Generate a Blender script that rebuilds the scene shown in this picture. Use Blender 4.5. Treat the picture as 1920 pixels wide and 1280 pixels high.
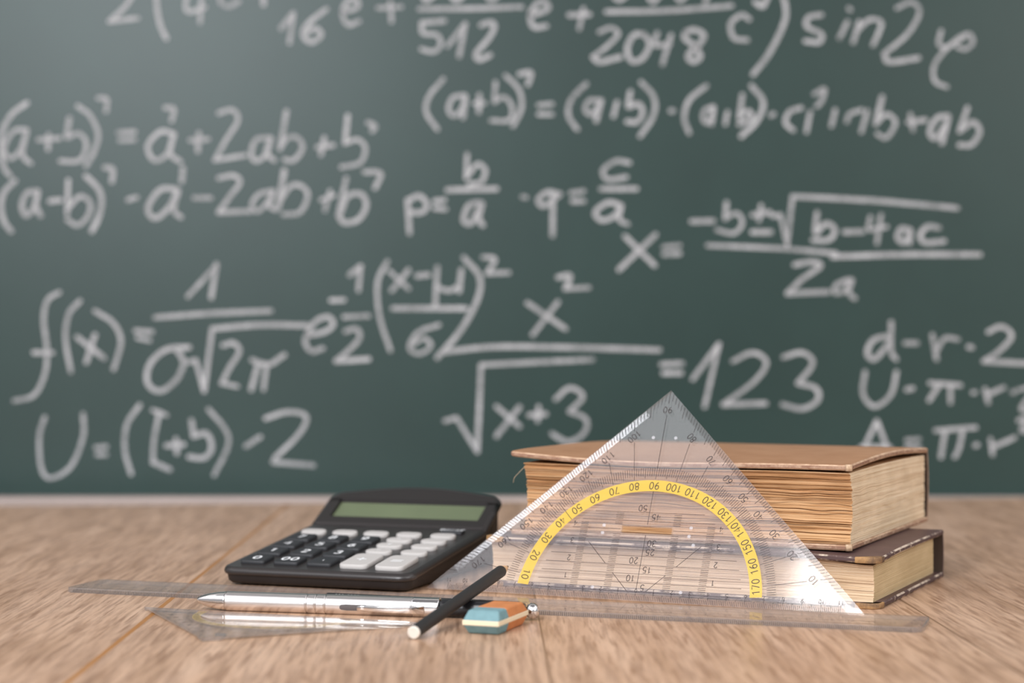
import bpy, math, random
from mathutils import Vector, Matrix, noise
from mathutils.geometry import tessellate_polygon

for o in list(bpy.data.objects):
    bpy.data.objects.remove(o, do_unlink=True)
SC = bpy.context.scene
COL = SC.collection
R = math.radians
F = 3468.0            # focal length in pixels of a 1920 wide frame
H = 0.1359            # camera height above the table top

# ------------------------------------------------------------------ camera
cam = bpy.data.cameras.new('camera')
cam.lens = F / 1920 * 36
cam.sensor_width = 36
cam.clip_start = 0.02
cam.clip_end = 50
cam.dof.use_dof = True
cam.dof.focus_distance = 0.962
cam.dof.aperture_fstop = 5.7
cam.dof.aperture_blades = 0
camo = bpy.data.objects.new('camera', cam)
COL.objects.link(camo)
camo.location = (0, 0, H)
camo.rotation_euler = (R(90) + math.atan(5 / F), 0, 0)
SC.camera = camo

# ------------------------------------------------------------------ world and lights
SC.view_settings.view_transform = 'Standard'
SC.view_settings.look = 'None'
SC.view_settings.exposure = 0
SC.view_settings.gamma = 1
SC.view_settings.use_curve_mapping = False
W = bpy.data.worlds.new('room_light')
SC.world = W
W.use_nodes = True
wn, wl = W.node_tree.nodes, W.node_tree.links
bg = wn['Background']
tc = wn.new('ShaderNodeTexCoord')
sp = wn.new('ShaderNodeSeparateXYZ')
wl.new(tc.outputs['Generated'], sp.inputs[0])
mr = wn.new('ShaderNodeMapRange')
mr.inputs[1].default_value = -0.35
mr.inputs[2].default_value = 0.9
wl.new(sp.outputs[2], mr.inputs[0])
cr = wn.new('ShaderNodeValToRGB')
cr.color_ramp.elements[0].color = (0.16, 0.14, 0.13, 1)
cr.color_ramp.elements[1].color = (0.35, 0.34, 0.35, 1)
for p_, k_ in ((0.28, 0.44), (0.52, 0.66), (0.72, 2.0), (0.88, 2.5)):
    e = cr.color_ramp.elements.new(p_)
    e.color = (k_, k_ * 0.98, k_, 1)
wl.new(mr.outputs[0], cr.inputs[0])
wl.new(cr.outputs[0], bg.inputs[0])
bg.inputs[1].default_value = 0.76


def area(name, loc, target, sx, sy, power, color, spread=180):
    l = bpy.data.lights.new(name, 'AREA')
    l.shape = 'RECTANGLE'
    l.size, l.size_y = sx, sy
    l.energy = power
    l.spread = R(spread)
    l.color = color
    o = bpy.data.objects.new(name, l)
    COL.objects.link(o)
    o.location = loc
    o.rotation_euler = (Vector(target) - Vector(loc)).to_track_quat('-Z', 'Y').to_euler()
    return o


area('window_light', (-0.80, -0.75, 0.95), (-0.08, 1.05, 0.1), 0.9, 0.85, 14, (0.94, 0.975, 1.03), 120)
area('high_window_light', (-1.08, -0.68, 2.10), (0.0, 1.0, 0.0), 0.8, 0.8, 9, (1.0, 0.99, 0.98), 130)
area('side_light', (1.25, -0.15, 0.75), (0.15, 1.05, 0.05), 0.9, 0.7, 7.5, (1.0, 0.97, 0.94))


# ------------------------------------------------------------------ helpers
def at(px, py, z=0.0):
    """table-side point seen at a photograph pixel, at height z"""
    y = F * (H - z) / (py - 645)
    return Vector(((px - 960) * y / F, y, z))


class MB:
    def __init__(s):
        s.v, s.f, s.m, s.sm = [], [], [], []

    def add(s, verts, faces, mi=0, smooth=False):
        b = len(s.v)
        s.v += [tuple(p) for p in verts]
        for fc in faces:
            s.f.append([b + i for i in fc])
            s.m.append(mi)
            s.sm.append(smooth)
        return b

    def box(s, x0, x1, y0, y1, z0, z1, mi=0):
        s.add([(x0, y0, z0), (x1, y0, z0), (x1, y1, z0), (x0, y1, z0), (x0, y0, z1), (x1, y0, z1), (x1, y1, z1), (x0, y1, z1)],
              [(3, 2, 1, 0), (4, 5, 6, 7), (0, 1, 5, 4), (1, 2, 6, 5), (2, 3, 7, 6), (3, 0, 4, 7)], mi)

    def rings(s, rings, mi=0, smooth=True, cap0=True, cap1=True, mis=None):
        """closed loops joined by quads"""
        n = len(rings[0])
        b = len(s.v)
        for r in rings:
            s.v += [tuple(p) for p in r]
        for k in range(len(rings) - 1):
            m = mis[k] if mis else mi
            for i in range(n):
                j = (i + 1) % n
                s.f.append([b + k * n + i, b + k * n + j, b + (k + 1) * n + j, b + (k + 1) * n + i])
                s.m.append(m)
                s.sm.append(smooth)
        if cap0:
            s.f.append([b + i for i in range(n)][::-1]); s.m.append(mis[0] if mis else mi); s.sm.append(False)
        if cap1:
            q = b + (len(rings) - 1) * n
            s.f.append([q + i for i in range(n)]); s.m.append(mis[-1] if mis else mi); s.sm.append(False)

    def build(s, name, mats, parent=None, bevel=0, segs=2, angle=35):
        me = bpy.data.meshes.new(name)
        me.from_pydata(s.v, [], s.f)
        if not isinstance(mats, (list, tuple)):
            mats = [mats]
        for m in mats:
            me.materials.append(m)
        me.polygons.foreach_set('material_index', s.m)
        me.polygons.foreach_set('use_smooth', s.sm)
        me.update()
        o = bpy.data.objects.new(name, me)
        COL.objects.link(o)
        if parent:
            o.parent = parent
        if bevel:
            bm = o.modifiers.new('bevel', 'BEVEL')
            bm.width = bevel
            bm.segments = segs
            bm.limit_method = 'ANGLE'
            bm.angle_limit = R(angle)
        return o


def tag(o, label, cat, group=None):
    o['label'] = label
    o['category'] = cat
    if group:
        o['group'] = group
    return o


def thing(name, label, cat, loc=(0, 0, 0), group=None, mat=None):
    o = bpy.data.objects.new(name, None)
    COL.objects.link(o)
    o.empty_display_size = 0.02
    if mat is not None:
        o.matrix_world = mat
    else:
        o.location = loc
    return tag(o, label, cat, group)


def frame(x, y, z, loc):
    m = Matrix((x, y, z)).transposed().to_4x4()
    m.translation = loc
    return m


def catmull(p, n=6):
    if len(p) < 3:
        return [Vector(q) for q in p]
    q = [Vector(a) for a in p]
    q = [q[0] * 2 - q[1]] + q + [q[-1] * 2 - q[-2]]
    out = []
    for i in range(1, len(q) - 2):
        for k in range(n):
            t = k / n
            a, b, c, d = q[i - 1], q[i], q[i + 1], q[i + 2]
            out.append(0.5 * ((2 * b) + (c - a) * t + (2 * a - 5 * b + 4 * c - d) * t * t + (3 * b - a - 3 * c + d) * t ** 3))
    out.append(q[-2])
    return out


def ribbon(mb, pts, w, mp, mi=0, cap=True):
    """flat stroke of width w along 2-D points, mapped to 3-D by mp"""
    P = [Vector(p) for p in pts]
    P = [p for i, p in enumerate(P) if i == 0 or (p - P[i - 1]).length > 1e-9]
    if len(P) < 2:
        P = [P[0] - Vector((w * .2, 0)), P[0] + Vector((w * .2, 0))]
    n = len(P)
    V = []
    for i in range(n):
        t = (P[min(i + 1, n - 1)] - P[max(i - 1, 0)])
        if t.length < 1e-12:
            t = Vector((1, 0))
        t.normalize()
        nn = Vector((-t.y, t.x)) * w / 2
        V += [P[i] + nn, P[i] - nn]
    fc = [(2 * i, 2 * i + 1, 2 * i + 3, 2 * i + 2) for i in range(n - 1)]
    mb.add([mp(p) for p in V], fc, mi)
    if cap:
        for e0, e1 in ((P[0], P[1]), (P[-1], P[-2])):
            d = (e0 - e1).normalized()
            nn = Vector((-d.y, d.x))
            ring = [e0 + (nn * math.cos(a) + d * math.sin(a)) * w / 2 for a in [math.pi * k / 8 for k in range(9)]]
            mb.add([mp(p) for p in ring], [tuple(range(9))], mi)


def lathe(mb, a, b, prof, n=24, mi=0, smooth=True, mis=None):
    """prof: (s along a->b in metres, radius)"""
    a, b = Vector(a), Vector(b)
    z = (b - a).normalized()
    x = z.orthogonal().normalized()
    y = z.cross(x)
    pf, ms = [], []
    for k_, (s_, r) in enumerate(prof):
        pf.append((s_, r))
        if k_ + 1 < len(prof):
            s2_, r2 = prof[k_ + 1]
            mk = mis[k_] if mis else mi
            if abs(s2_ - s_) > 0.004:
                for q in (0.0006 / abs(s2_ - s_), 1 - 0.0006 / abs(s2_ - s_)):
                    pf.append((s_ + (s2_ - s_) * q, r + (r2 - r) * q))
                    ms.append(mk)
            ms.append(mk)
    if mis:
        mis = ms + [ms[-1]]
    rs = []
    for s_, r in pf:
        rs.append([a + z * s_ + (x * math.cos(2 * math.pi * i / n) + y * math.sin(2 * math.pi * i / n)) * r for i in range(n)])
    mb.rings(rs, mi, smooth, mis=mis)


def rrect(x0, x1, y0, y1, r, n=5):
    out = []
    for cx, cy, a0 in ((x1 - r, y1 - r, 0), (x0 + r, y1 - r, 90), (x0 + r, y0 + r, 180), (x1 - r, y0 + r, 270)):
        for k in range(n + 1):
            a = R(a0 + 90 * k / n)
            out.append((cx + r * math.cos(a), cy + r * math.sin(a)))
    return out


# ------------------------------------------------------------------ materials
def mat(name):
    m = bpy.data.materials.new(name)
    m.use_nodes = True
    return m, m.node_tree.nodes, m.node_tree.links, m.node_tree.nodes['Principled BSDF']


def plain(name, col, rough=0.5, spec=0.5, metal=0.0, var=0.0, vscale=200, coat=0.0, bump=0.0):
    m, n, l, p = mat(name)
    p.inputs['Base Color'].default_value = (*col, 1)
    p.inputs['Roughness'].default_value = rough
    p.inputs['Specular IOR Level'].default_value = spec
    p.inputs['Metallic'].default_value = metal
    p.inputs['Coat Weight'].default_value = coat
    if var or bump:
        t = n.new('ShaderNodeTexCoord')
        z = n.new('ShaderNodeTexNoise')
        z.inputs['Scale'].default_value = vscale
        z.inputs['Detail'].default_value = 6
        l.new(t.outputs['Object'], z.inputs['Vector'])
        if var:
            c = n.new('ShaderNodeValToRGB')
            c.color_ramp.elements[0].position = 0.3
            c.color_ramp.elements[1].position = 0.7
            c.color_ramp.elements[0].color = (*[k * (1 - var) for k in col], 1)
            c.color_ramp.elements[1].color = (*[min(1, k * (1 + var)) for k in col], 1)
            l.new(z.outputs[0], c.inputs[0])
            l.new(c.outputs[0], p.inputs['Base Color'])
        if bump:
            b = n.new('ShaderNodeBump')
            b.inputs['Strength'].default_value = bump
            b.inputs['Distance'].default_value = 0.0003
            l.new(z.outputs[0], b.inputs['Height'])
            l.new(b.outputs[0], p.inputs['Normal'])
    return m


def mathn(n, l, op, a, b=None, c=None):
    k = n.new('ShaderNodeMath')
    k.operation = op
    for i, q in enumerate((a, b, c)):
        if q is None:
            continue
        if isinstance(q, (int, float)):
            k.inputs[i].default_value = q
        else:
            l.new(q, k.inputs[i])
    return k.outputs[0]


def ramp(n, l, src, stops):
    c = n.new('ShaderNodeValToRGB')
    els = c.color_ramp.elements
    while len(els) < len(stops):
        els.new(0.5)
    for e_, (p_, k_) in zip(els, stops):
        e_.position = p_
        e_.color = (*k_, 1)
    l.new(src, c.inputs[0])
    return c.outputs[0]


def mixc(n, l, fac, a, b, mode='MIX'):
    k = n.new('ShaderNodeMix')
    k.data_type = 'RGBA'
    k.blend_type = mode
    for i, q in ((0, fac), (6, a), (7, b)):
        if isinstance(q, (int, float)):
            k.inputs[i].default_value = q
        elif isinstance(q, tuple):
            k.inputs[i].default_value = (*q, 1)
        else:
            l.new(q, k.inputs[i])
    return k.outputs[2]


def tex(n, l, vec, scale, detail=4, rough=0.55, dist=0.0):
    z = n.new('ShaderNodeTexNoise')
    z.inputs['Scale'].default_value = scale
    z.inputs['Detail'].default_value = detail
    z.inputs['Roughness'].default_value = rough
    z.inputs['Distortion'].default_value = dist
    l.new(vec, z.inputs['Vector'])
    return z.outputs[0]


def comb(n, l, x, y, z):
    k = n.new('ShaderNodeCombineXYZ')
    for i, q in enumerate((x, y, z)):
        if isinstance(q, (int, float)):
            k.inputs[i].default_value = q
        else:
            l.new(q, k.inputs[i])
    return k.outputs[0]


def objxyz(n, l):
    t = n.new('ShaderNodeTexCoord')
    s_ = n.new('ShaderNodeSeparateXYZ')
    l.new(t.outputs['Object'], s_.inputs[0])
    return s_.outputs[0], s_.outputs[1], s_.outputs[2]


def wood_mat():
    m, n, l, p = mat('oak_laminate')
    x, y, z = objxyz(n, l)
    xs = mathn(n, l, 'ADD', x, mathn(n, l, 'MULTIPLY', y, 0.01355))
    u = mathn(n, l, 'DIVIDE', mathn(n, l, 'ADD', xs, 0.1685), 0.1943)
    pid = mathn(n, l, 'FLOOR', u)
    fr = mathn(n, l, 'FRACT', u)
    near = mathn(n, l, 'ROUND', u)
    dist = mathn(n, l, 'MULTIPLY', mathn(n, l, 'ABSOLUTE', mathn(n, l, 'SUBTRACT', u, near)), 0.1943)
    yo = mathn(n, l, 'ADD', y, mathn(n, l, 'MULTIPLY', pid, 3.37))
    # slow cathedral figure, fine streaks and short dark pores, all drawn out along the planks
    warp = tex(n, l, comb(n, l, xs, mathn(n, l, 'MULTIPLY', yo, 0.35), pid), 9, 3)
    fig = tex(n, l, comb(n, l, mathn(n, l, 'ADD', xs, mathn(n, l, 'MULTIPLY', warp, 0.03)), mathn(n, l, 'MULTIPLY', yo, 0.07), pid), 80, 4, 0.6)
    broad = tex(n, l, comb(n, l, xs, mathn(n, l, 'MULTIPLY', yo, 0.3), pid), 14, 3)
    streak = tex(n, l, comb(n, l, mathn(n, l, 'ADD', xs, mathn(n, l, 'MULTIPLY', warp, 0.012)), mathn(n, l, 'MULTIPLY', yo, 0.045), pid), 400, 4, 0.65)
    pores = tex(n, l, comb(n, l, mathn(n, l, 'ADD', xs, mathn(n, l, 'MULTIPLY', warp, 0.012)), mathn(n, l, 'MULTIPLY', yo, 0.07), 7.7), 330, 2, 0.5)
    c = ramp(n, l, fig, [(0.30, (0.40, 0.245, 0.150)), (0.48, (0.54, 0.350, 0.232)), (0.72, (0.63, 0.43, 0.30))])
    c = mixc(n, l, 0.75, c, ramp(n, l, broad, [(0.3, (0.80, 0.76, 0.74)), (0.7, (1.08, 1.08, 1.08))]), 'MULTIPLY')
    c = mixc(n, l, 0.75, c, ramp(n, l, streak, [(0.36, (0.56, 0.50, 0.47)), (0.56, (1.10, 1.10, 1.10))]), 'MULTIPLY')
    c = mixc(n, l, ramp(n, l, pores, [(0.56, (0, 0, 0)), (0.68, (0.8, 0.8, 0.8))]), c, (0.30, 0.165, 0.095))
    # seams between the planks, the left one filled with orange glue
    orange = mathn(n, l, 'LESS_THAN', mathn(n, l, 'ABSOLUTE', near), 0.5)
    wd = mathn(n, l, 'ADD', 0.0005, mathn(n, l, 'MULTIPLY', orange, 0.0008))
    seam = mathn(n, l, 'LESS_THAN', dist, wd)
    sc = mixc(n, l, orange, (0.20, 0.11, 0.06), (0.40, 0.165, 0.035))
    c = mixc(n, l, mathn(n, l, 'MULTIPLY', seam, 0.95), c, sc)
    l.new(c, p.inputs['Base Color'])
    p.inputs['Roughness'].default_value = 0.36
    p.inputs['Specular IOR Level'].default_value = 0.4
    b = n.new('ShaderNodeBump')
    b.inputs['Strength'].default_value = 0.12
    b.inputs['Distance'].default_value = 0.0004
    l.new(streak, b.inputs['Height'])
    l.new(b.outputs[0], p.inputs['Normal'])
    return m


def board_mat():
    m, n, l, p = mat('green_chalkboard')
    t = n.new('ShaderNodeTexCoord')
    a = tex(n, l, t.outputs['Object'], 3.2, 5, 0.6)
    b = tex(n, l, t.outputs['Object'], 11, 5, 0.6)
    c = ramp(n, l, a, [(0.3, (0.012, 0.037, 0.032)), (0.7, (0.018, 0.046, 0.040))])
    c = mixc(n, l, 0.5, c, ramp(n, l, b, [(0.3, (0.85, 0.85, 0.85)), (0.7, (1.15, 1.15, 1.15))]), 'MULTIPLY')
    l.new(c, p.inputs['Base Color'])
    p.inputs['Roughness'].default_value = 0.37
    p.inputs['Specular IOR Level'].default_value = 0.5
    return m


def chalk_mat():
    m, n, l, p = mat('white_chalk')
    t = n.new('ShaderNodeTexCoord')
    a = tex(n, l, t.outputs['Object'], 260, 4, 0.7)
    b = tex(n, l, t.outputs['Object'], 26, 3, 0.5)
    p.inputs['Base Color'].default_value = (0.62, 0.62, 0.635, 1)
    p.inputs['Roughness'].default_value = 0.95
    p.inputs['Specular IOR Level'].default_value = 0.1
    s_ = mathn(n, l, 'ADD', mathn(n, l, 'MULTIPLY', a, 0.7), mathn(n, l, 'MULTIPLY', b, 0.5))
    al = n.new('ShaderNodeMapRange')
    al.inputs[1].default_value = 0.36
    al.inputs[2].default_value = 0.78
    al.inputs[3].default_value = 0.22
    al.inputs[4].default_value = 0.92
    l.new(s_, al.inputs[0])
    l.new(al.outputs[0], p.inputs['Alpha'])
    return m


def clear_mat(name, tint, haze=0.05, rough=0.03, fac=1.0):
    """thin clear plastic: straight-through, mirror-like sheen by Fresnel and a trace of pale diffuse standing in for reflected room light"""
    m, n, l, p = mat(name)
    out = n['Material Output']
    n.remove(p)
    tr = n.new('ShaderNodeBsdfTransparent')
    tr.inputs[0].default_value = (*tint, 1)
    df = n.new('ShaderNodeBsdfDiffuse')
    df.inputs[0].default_value = (0.85, 0.84, 0.88, 1)  # lavender white imitates the veil of reflected light
    mx = n.new('ShaderNodeMixShader')
    mx.inputs[0].default_value = haze
    l.new(tr.outputs[0], mx.inputs[1])
    l.new(df.outputs[0], mx.inputs[2])
    gl = n.new('ShaderNodeBsdfGlossy')
    gl.inputs['Roughness'].default_value = rough
    gl.inputs[0].default_value = (1, 1, 1, 1)
    ge = n.new('ShaderNodeNewGeometry')
    vd = n.new('ShaderNodeVectorMath')
    vd.operation = 'DOT_PRODUCT'
    l.new(ge.outputs['Normal'], vd.inputs[0])
    l.new(ge.outputs['Incoming'], vd.inputs[1])
    # Schlick's law for plastic against air, the same from both sides of a thin sheet
    c5 = mathn(n, l, 'POWER', mathn(n, l, 'SUBTRACT', 1.0, mathn(n, l, 'ABSOLUTE', vd.outputs['Value'])), 5.0)
    f2 = mathn(n, l, 'MULTIPLY', mathn(n, l, 'MULTIPLY_ADD', c5, 0.96, 0.04), fac)
    m2 = n.new('ShaderNodeMixShader')
    l.new(f2, m2.inputs[0])
    l.new(mx.outputs[0], m2.inputs[1])
    l.new(gl.outputs[0], m2.inputs[2])
    l.new(m2.outputs[0], out.inputs[0])
    return m


def print_mat(name, col, alpha):
    m, n, l, p = mat(name)
    p.inputs['Base Color'].default_value = (*col, 1)
    p.inputs['Roughness'].default_value = 0.1
    p.inputs['Specular IOR Level'].default_value = 0.5
    p.inputs['Alpha'].default_value = alpha
    return m


def page_mat(name, dark, mid, light, zscale, xs=6.0):
    """edges of old paper: streaks that follow the leaves"""
    m, n, l, p = mat(name)
    x, y, z = objxyz(n, l)
    v = comb(n, l, mathn(n, l, 'MULTIPLY', x, xs), mathn(n, l, 'MULTIPLY', y, xs), mathn(n, l, 'MULTIPLY', z, zscale))
    a = tex(n, l, v, 1.0, 5, 0.7, 0.3)
    v2 = comb(n, l, mathn(n, l, 'MULTIPLY', x, 30), mathn(n, l, 'MULTIPLY', y, 30), mathn(n, l, 'MULTIPLY', z, 60))
    b = tex(n, l, v2, 1.0, 3, 0.6)
    c = ramp(n, l, a, [(0.28, dark), (0.46, mid), (0.66, light)])
    c = mixc(n, l, 0.6, c, ramp(n, l, b, [(0.3, (0.80, 0.76, 0.70)), (0.7, (1.08, 1.08, 1.08))]), 'MULTIPLY')
    l.new(c, p.inputs['Base Color'])
    p.inputs['Roughness'].default_value = 0.9
    p.inputs['Specular IOR Level'].default_value = 0.15
    return m


def worn_mat(name, base, worn, lo, hi, scale=170, rough=0.6):
    m, n, l, p = mat(name)
    t = n.new('ShaderNodeTexCoord')
    a = tex(n, l, t.outputs['Object'], scale, 6, 0.7)
    b = tex(n, l, t.outputs['Object'], scale * 0.15, 4, 0.6)
    s_ = mathn(n, l, 'ADD', mathn(n, l, 'MULTIPLY', a, 0.55), mathn(n, l, 'MULTIPLY', b, 0.45))
    c = ramp(n, l, s_, [(lo, base), (hi, worn)])
    l.new(c, p.inputs['Base Color'])
    p.inputs['Roughness'].default_value = rough
    p.inputs['Specular IOR Level'].default_value = 0.3
    bm = n.new('ShaderNodeBump')
    bm.inputs['Strength'].default_value = 0.25
    bm.inputs['Distance'].default_value = 0.0004
    l.new(a, bm.inputs['Height'])
    l.new(bm.outputs[0], p.inputs['Normal'])
    return m


M = {}
M['wood'] = wood_mat()
M['board'] = board_mat()
M['chalk'] = chalk_mat()
M['rail'] = plain('pale_wood_rail', (0.42, 0.345, 0.315), 0.6, 0.3, var=0.08, vscale=12)
M['wall'] = plain('white_plaster', (0.72, 0.71, 0.69), 0.9, 0.2)
M['floor'] = plain('grey_floor', (0.32, 0.30, 0.28), 0.7, 0.3, var=0.1, vscale=6)
M['clear'] = clear_mat('clear_plastic', (0.98, 0.97, 0.975), 0.035, 0.06, 1.15)
M['clear_edge'] = clear_mat('clear_plastic_edge', (0.93, 0.90, 0.88), 0.02, 0.09, 1.8)
M['clear_old'] = clear_mat('clear_ruler_plastic', (0.93, 0.92, 0.90), 0.05, 0.025, 0.45)
M['clear_ruler_edge'] = clear_mat('clear_ruler_edge', (0.66, 0.64, 0.61), 0.10, 0.2, 0.6)
M['ink'] = print_mat('dark_print', (0.03, 0.018, 0.018), 0.9)
M['ruler_ink'] = print_mat('grey_print', (0.05, 0.045, 0.045), 0.62)
M['yellow'] = print_mat('yellow_print', (0.66, 0.44, 0.05), 0.86)
M['yellow_faint'] = print_mat('faint_yellow_print', (0.74, 0.52, 0.10), 0.42)
M['stud'] = clear_mat('clear_stud', (0.95, 0.95, 0.95), 0.22, 0.12)
M['calc'] = plain('charcoal_plastic', (0.028, 0.024, 0.0235), 0.30, 0.5, bump=0.06, vscale=3000)
M['calc_dark'] = plain('black_plastic', (0.018, 0.015, 0.015), 0.5, 0.35)
M['key_black'] = plain('black_key_rubber', (0.026, 0.027, 0.030), 0.5, 0.4)
M['key_grey'] = plain('pale_grey_key_rubber', (0.50, 0.475, 0.455), 0.6, 0.3)
M['white_print'] = plain('white_print', (0.88, 0.89, 0.90), 0.6, 0.3)
M['lcd'] = plain('green_lcd', (0.140, 0.168, 0.098), 0.22, 0.45, var=0.06, vscale=30)
M['silver'] = plain('satin_silver', (0.78, 0.75, 0.74), 0.30, 0.5, 1.0)
M['chrome'] = plain('chrome', (0.80, 0.79, 0.79), 0.07, 0.5, 1.0)
M['groove'] = plain('dark_groove', (0.10, 0.09, 0.09), 0.4, 0.5)
M['black_lacquer'] = plain('black_lacquer', (0.012, 0.012, 0.014), 0.25, 0.5)
M['matt_black'] = plain('matt_black_paint', (0.026, 0.025, 0.025), 0.5, 0.35)
M['alu'] = plain('dull_aluminium', (0.62, 0.62, 0.62), 0.35, 0.5, 1.0)
M['pencil_end'] = plain('pale_end_paint', (0.72, 0.66, 0.58), 0.6, 0.3, var=0.08, vscale=300)
M['pencil_wood'] = plain('cedar', (0.66, 0.42, 0.24), 0.7, 0.3, var=0.12, vscale=400)
M['lead'] = plain('graphite', (0.03, 0.03, 0.032), 0.4, 0.5)
M['er_blue'] = plain('blue_eraser_rubber', (0.175, 0.300, 0.325), 0.8, 0.2, var=0.08, vscale=250, bump=0.2)
M['er_orange'] = plain('orange_eraser_rubber', (0.530, 0.205, 0.078), 0.8, 0.2, var=0.08, vscale=250, bump=0.2)
M['er_cream'] = plain('cream_eraser_rubber', (0.78, 0.66, 0.47), 0.8, 0.2)
M['pages_front'] = page_mat('aged_fore_edge', (0.22, 0.095, 0.036), (0.51, 0.280, 0.130), (0.74, 0.50, 0.29), 900, 9)
M['pages_side'] = page_mat('cream_page_ends', (0.58, 0.42, 0.26), (0.76, 0.60, 0.42), (0.84, 0.71, 0.53), 800, 5)
M['pages_front2'] = page_mat('pale_fore_edge', (0.34, 0.20, 0.11), (0.68, 0.50, 0.33), (0.80, 0.64, 0.46), 1000)
M['pages_side2'] = page_mat('yellowed_page_ends', (0.46, 0.335, 0.18), (0.58, 0.44, 0.255), (0.66, 0.52, 0.32), 1800, 8)
M['tan_leather'] = worn_mat('tan_cover_cloth', (0.36, 0.185, 0.095), (0.45, 0.25, 0.14), 0.38, 0.66, 60, 0.5)
M['tan_edge'] = worn_mat('worn_tan_edge', (0.27, 0.145, 0.095), (0.60, 0.43, 0.30), 0.46, 0.66)
M['tan_corner'] = worn_mat('frayed_corner', (0.40, 0.25, 0.15), (0.70, 0.53, 0.37), 0.40, 0.6, 400)
M['brown_leather'] = worn_mat('dark_brown_cover', (0.085, 0.048, 0.046), (0.13, 0.08, 0.075), 0.35, 0.7, 80, 0.45)
M['brown_edge'] = worn_mat('scuffed_brown_edge', (0.085, 0.050, 0.048), (0.62, 0.50, 0.39), 0.57, 0.63, 150)
M['brown_arris'] = worn_mat('worn_brown_arris', (0.10, 0.06, 0.055), (0.60, 0.49, 0.39), 0.47, 0.55, 120)
M['tan_arris'] = worn_mat('worn_tan_arris', (0.36, 0.20, 0.12), (0.62, 0.44, 0.30), 0.40, 0.58, 150)
M['corner_leather'] = worn_mat('ochre_corner_leather', (0.10, 0.06, 0.04), (0.44, 0.25, 0.105), 0.40, 0.52, 60)
M['spine_shade'] = plain('spine_gap_shade', (0.05, 0.032, 0.022), 0.8, 0.2)  # dark colour paints the shade inside the spine gap
M['endpaper'] = plain('endpaper', (0.60, 0.46, 0.32), 0.9, 0.1)

# ------------------------------------------------------------------ the setting
def struct(name, mb, m):
    o = mb.build(name, m)
    o['kind'] = 'structure'
    return o


b = MB(); b.box(-3, 3, -3, 1.75, -0.80, -0.75)
struct('floor', b, M['floor'])
b = MB(); b.box(-3, 3, 1.70, 1.75, -0.75, 2.6)
struct('wall_back', b, M['wall'])

# table of wide laminate planks; its far edge runs slightly askew to the board
tb = thing('table', 'tan wood table of wide planks with one orange seam, under all the school things', 'table', (0, 0, -0.75))
b = MB()
X0, X1, Y0 = -1.15, 1.15, 0.40


def yback(x):
    return 1.595 + 0.0912 * max(-.75, min(x, 0.462))


xs = [X0 + (X1 - X0) * k / 20 for k in range(21)]
top = [(x, yback(x) - 0.002) for x in xs]
loop = [(X0, Y0), (X1, Y0)] + top[::-1]
n = len(loop)
b.rings([[(x, y, 0.75 - 0.03) for x, y in loop], [(x, y, 0.75) for x, y in loop]], smooth=False)
tt = b.build('tabletop', M['wood'], tb)
for sx in (-1.05, 1.05):
    for sy in (0.48, 1.44):
        b = MB(); b.box(sx - 0.03, sx + 0.03, sy - 0.03, sy + 0.03, 0, 0.72)
        b.build('leg', M['wood'], tb)

# ------------------------------------------------------------------ blackboard with chalk formulas
YB = 1.66
bb = thing('blackboard', 'green blackboard covered in white chalk formulas behind the table', 'blackboard', (0, YB, 0.0))
b = MB(); b.box(-1.25, 1.25, 0, 0.02, -0.20, 1.10)
b.build('board_surface', M['board'], bb)
b = MB(); b.box(-1.28, 1.28, -0.022, 0.02, -0.26, 0.0)
b.build('bottom_rail', M['rail'], bb, 0.002)
for nm, q in (('top_rail', (-1.28, 1.28, -0.02, 0.03, 1.10, 1.14)), ('side_rail', (-1.30, -1.25, -0.02, 0.03, -0.26, 1.14)), ('side_rail', (1.25, 1.30, -0.02, 0.03, -0.26, 1.14))):
    b = MB(); b.box(*q)
    b.build(nm, M['rail'], bb, 0.002)

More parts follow.
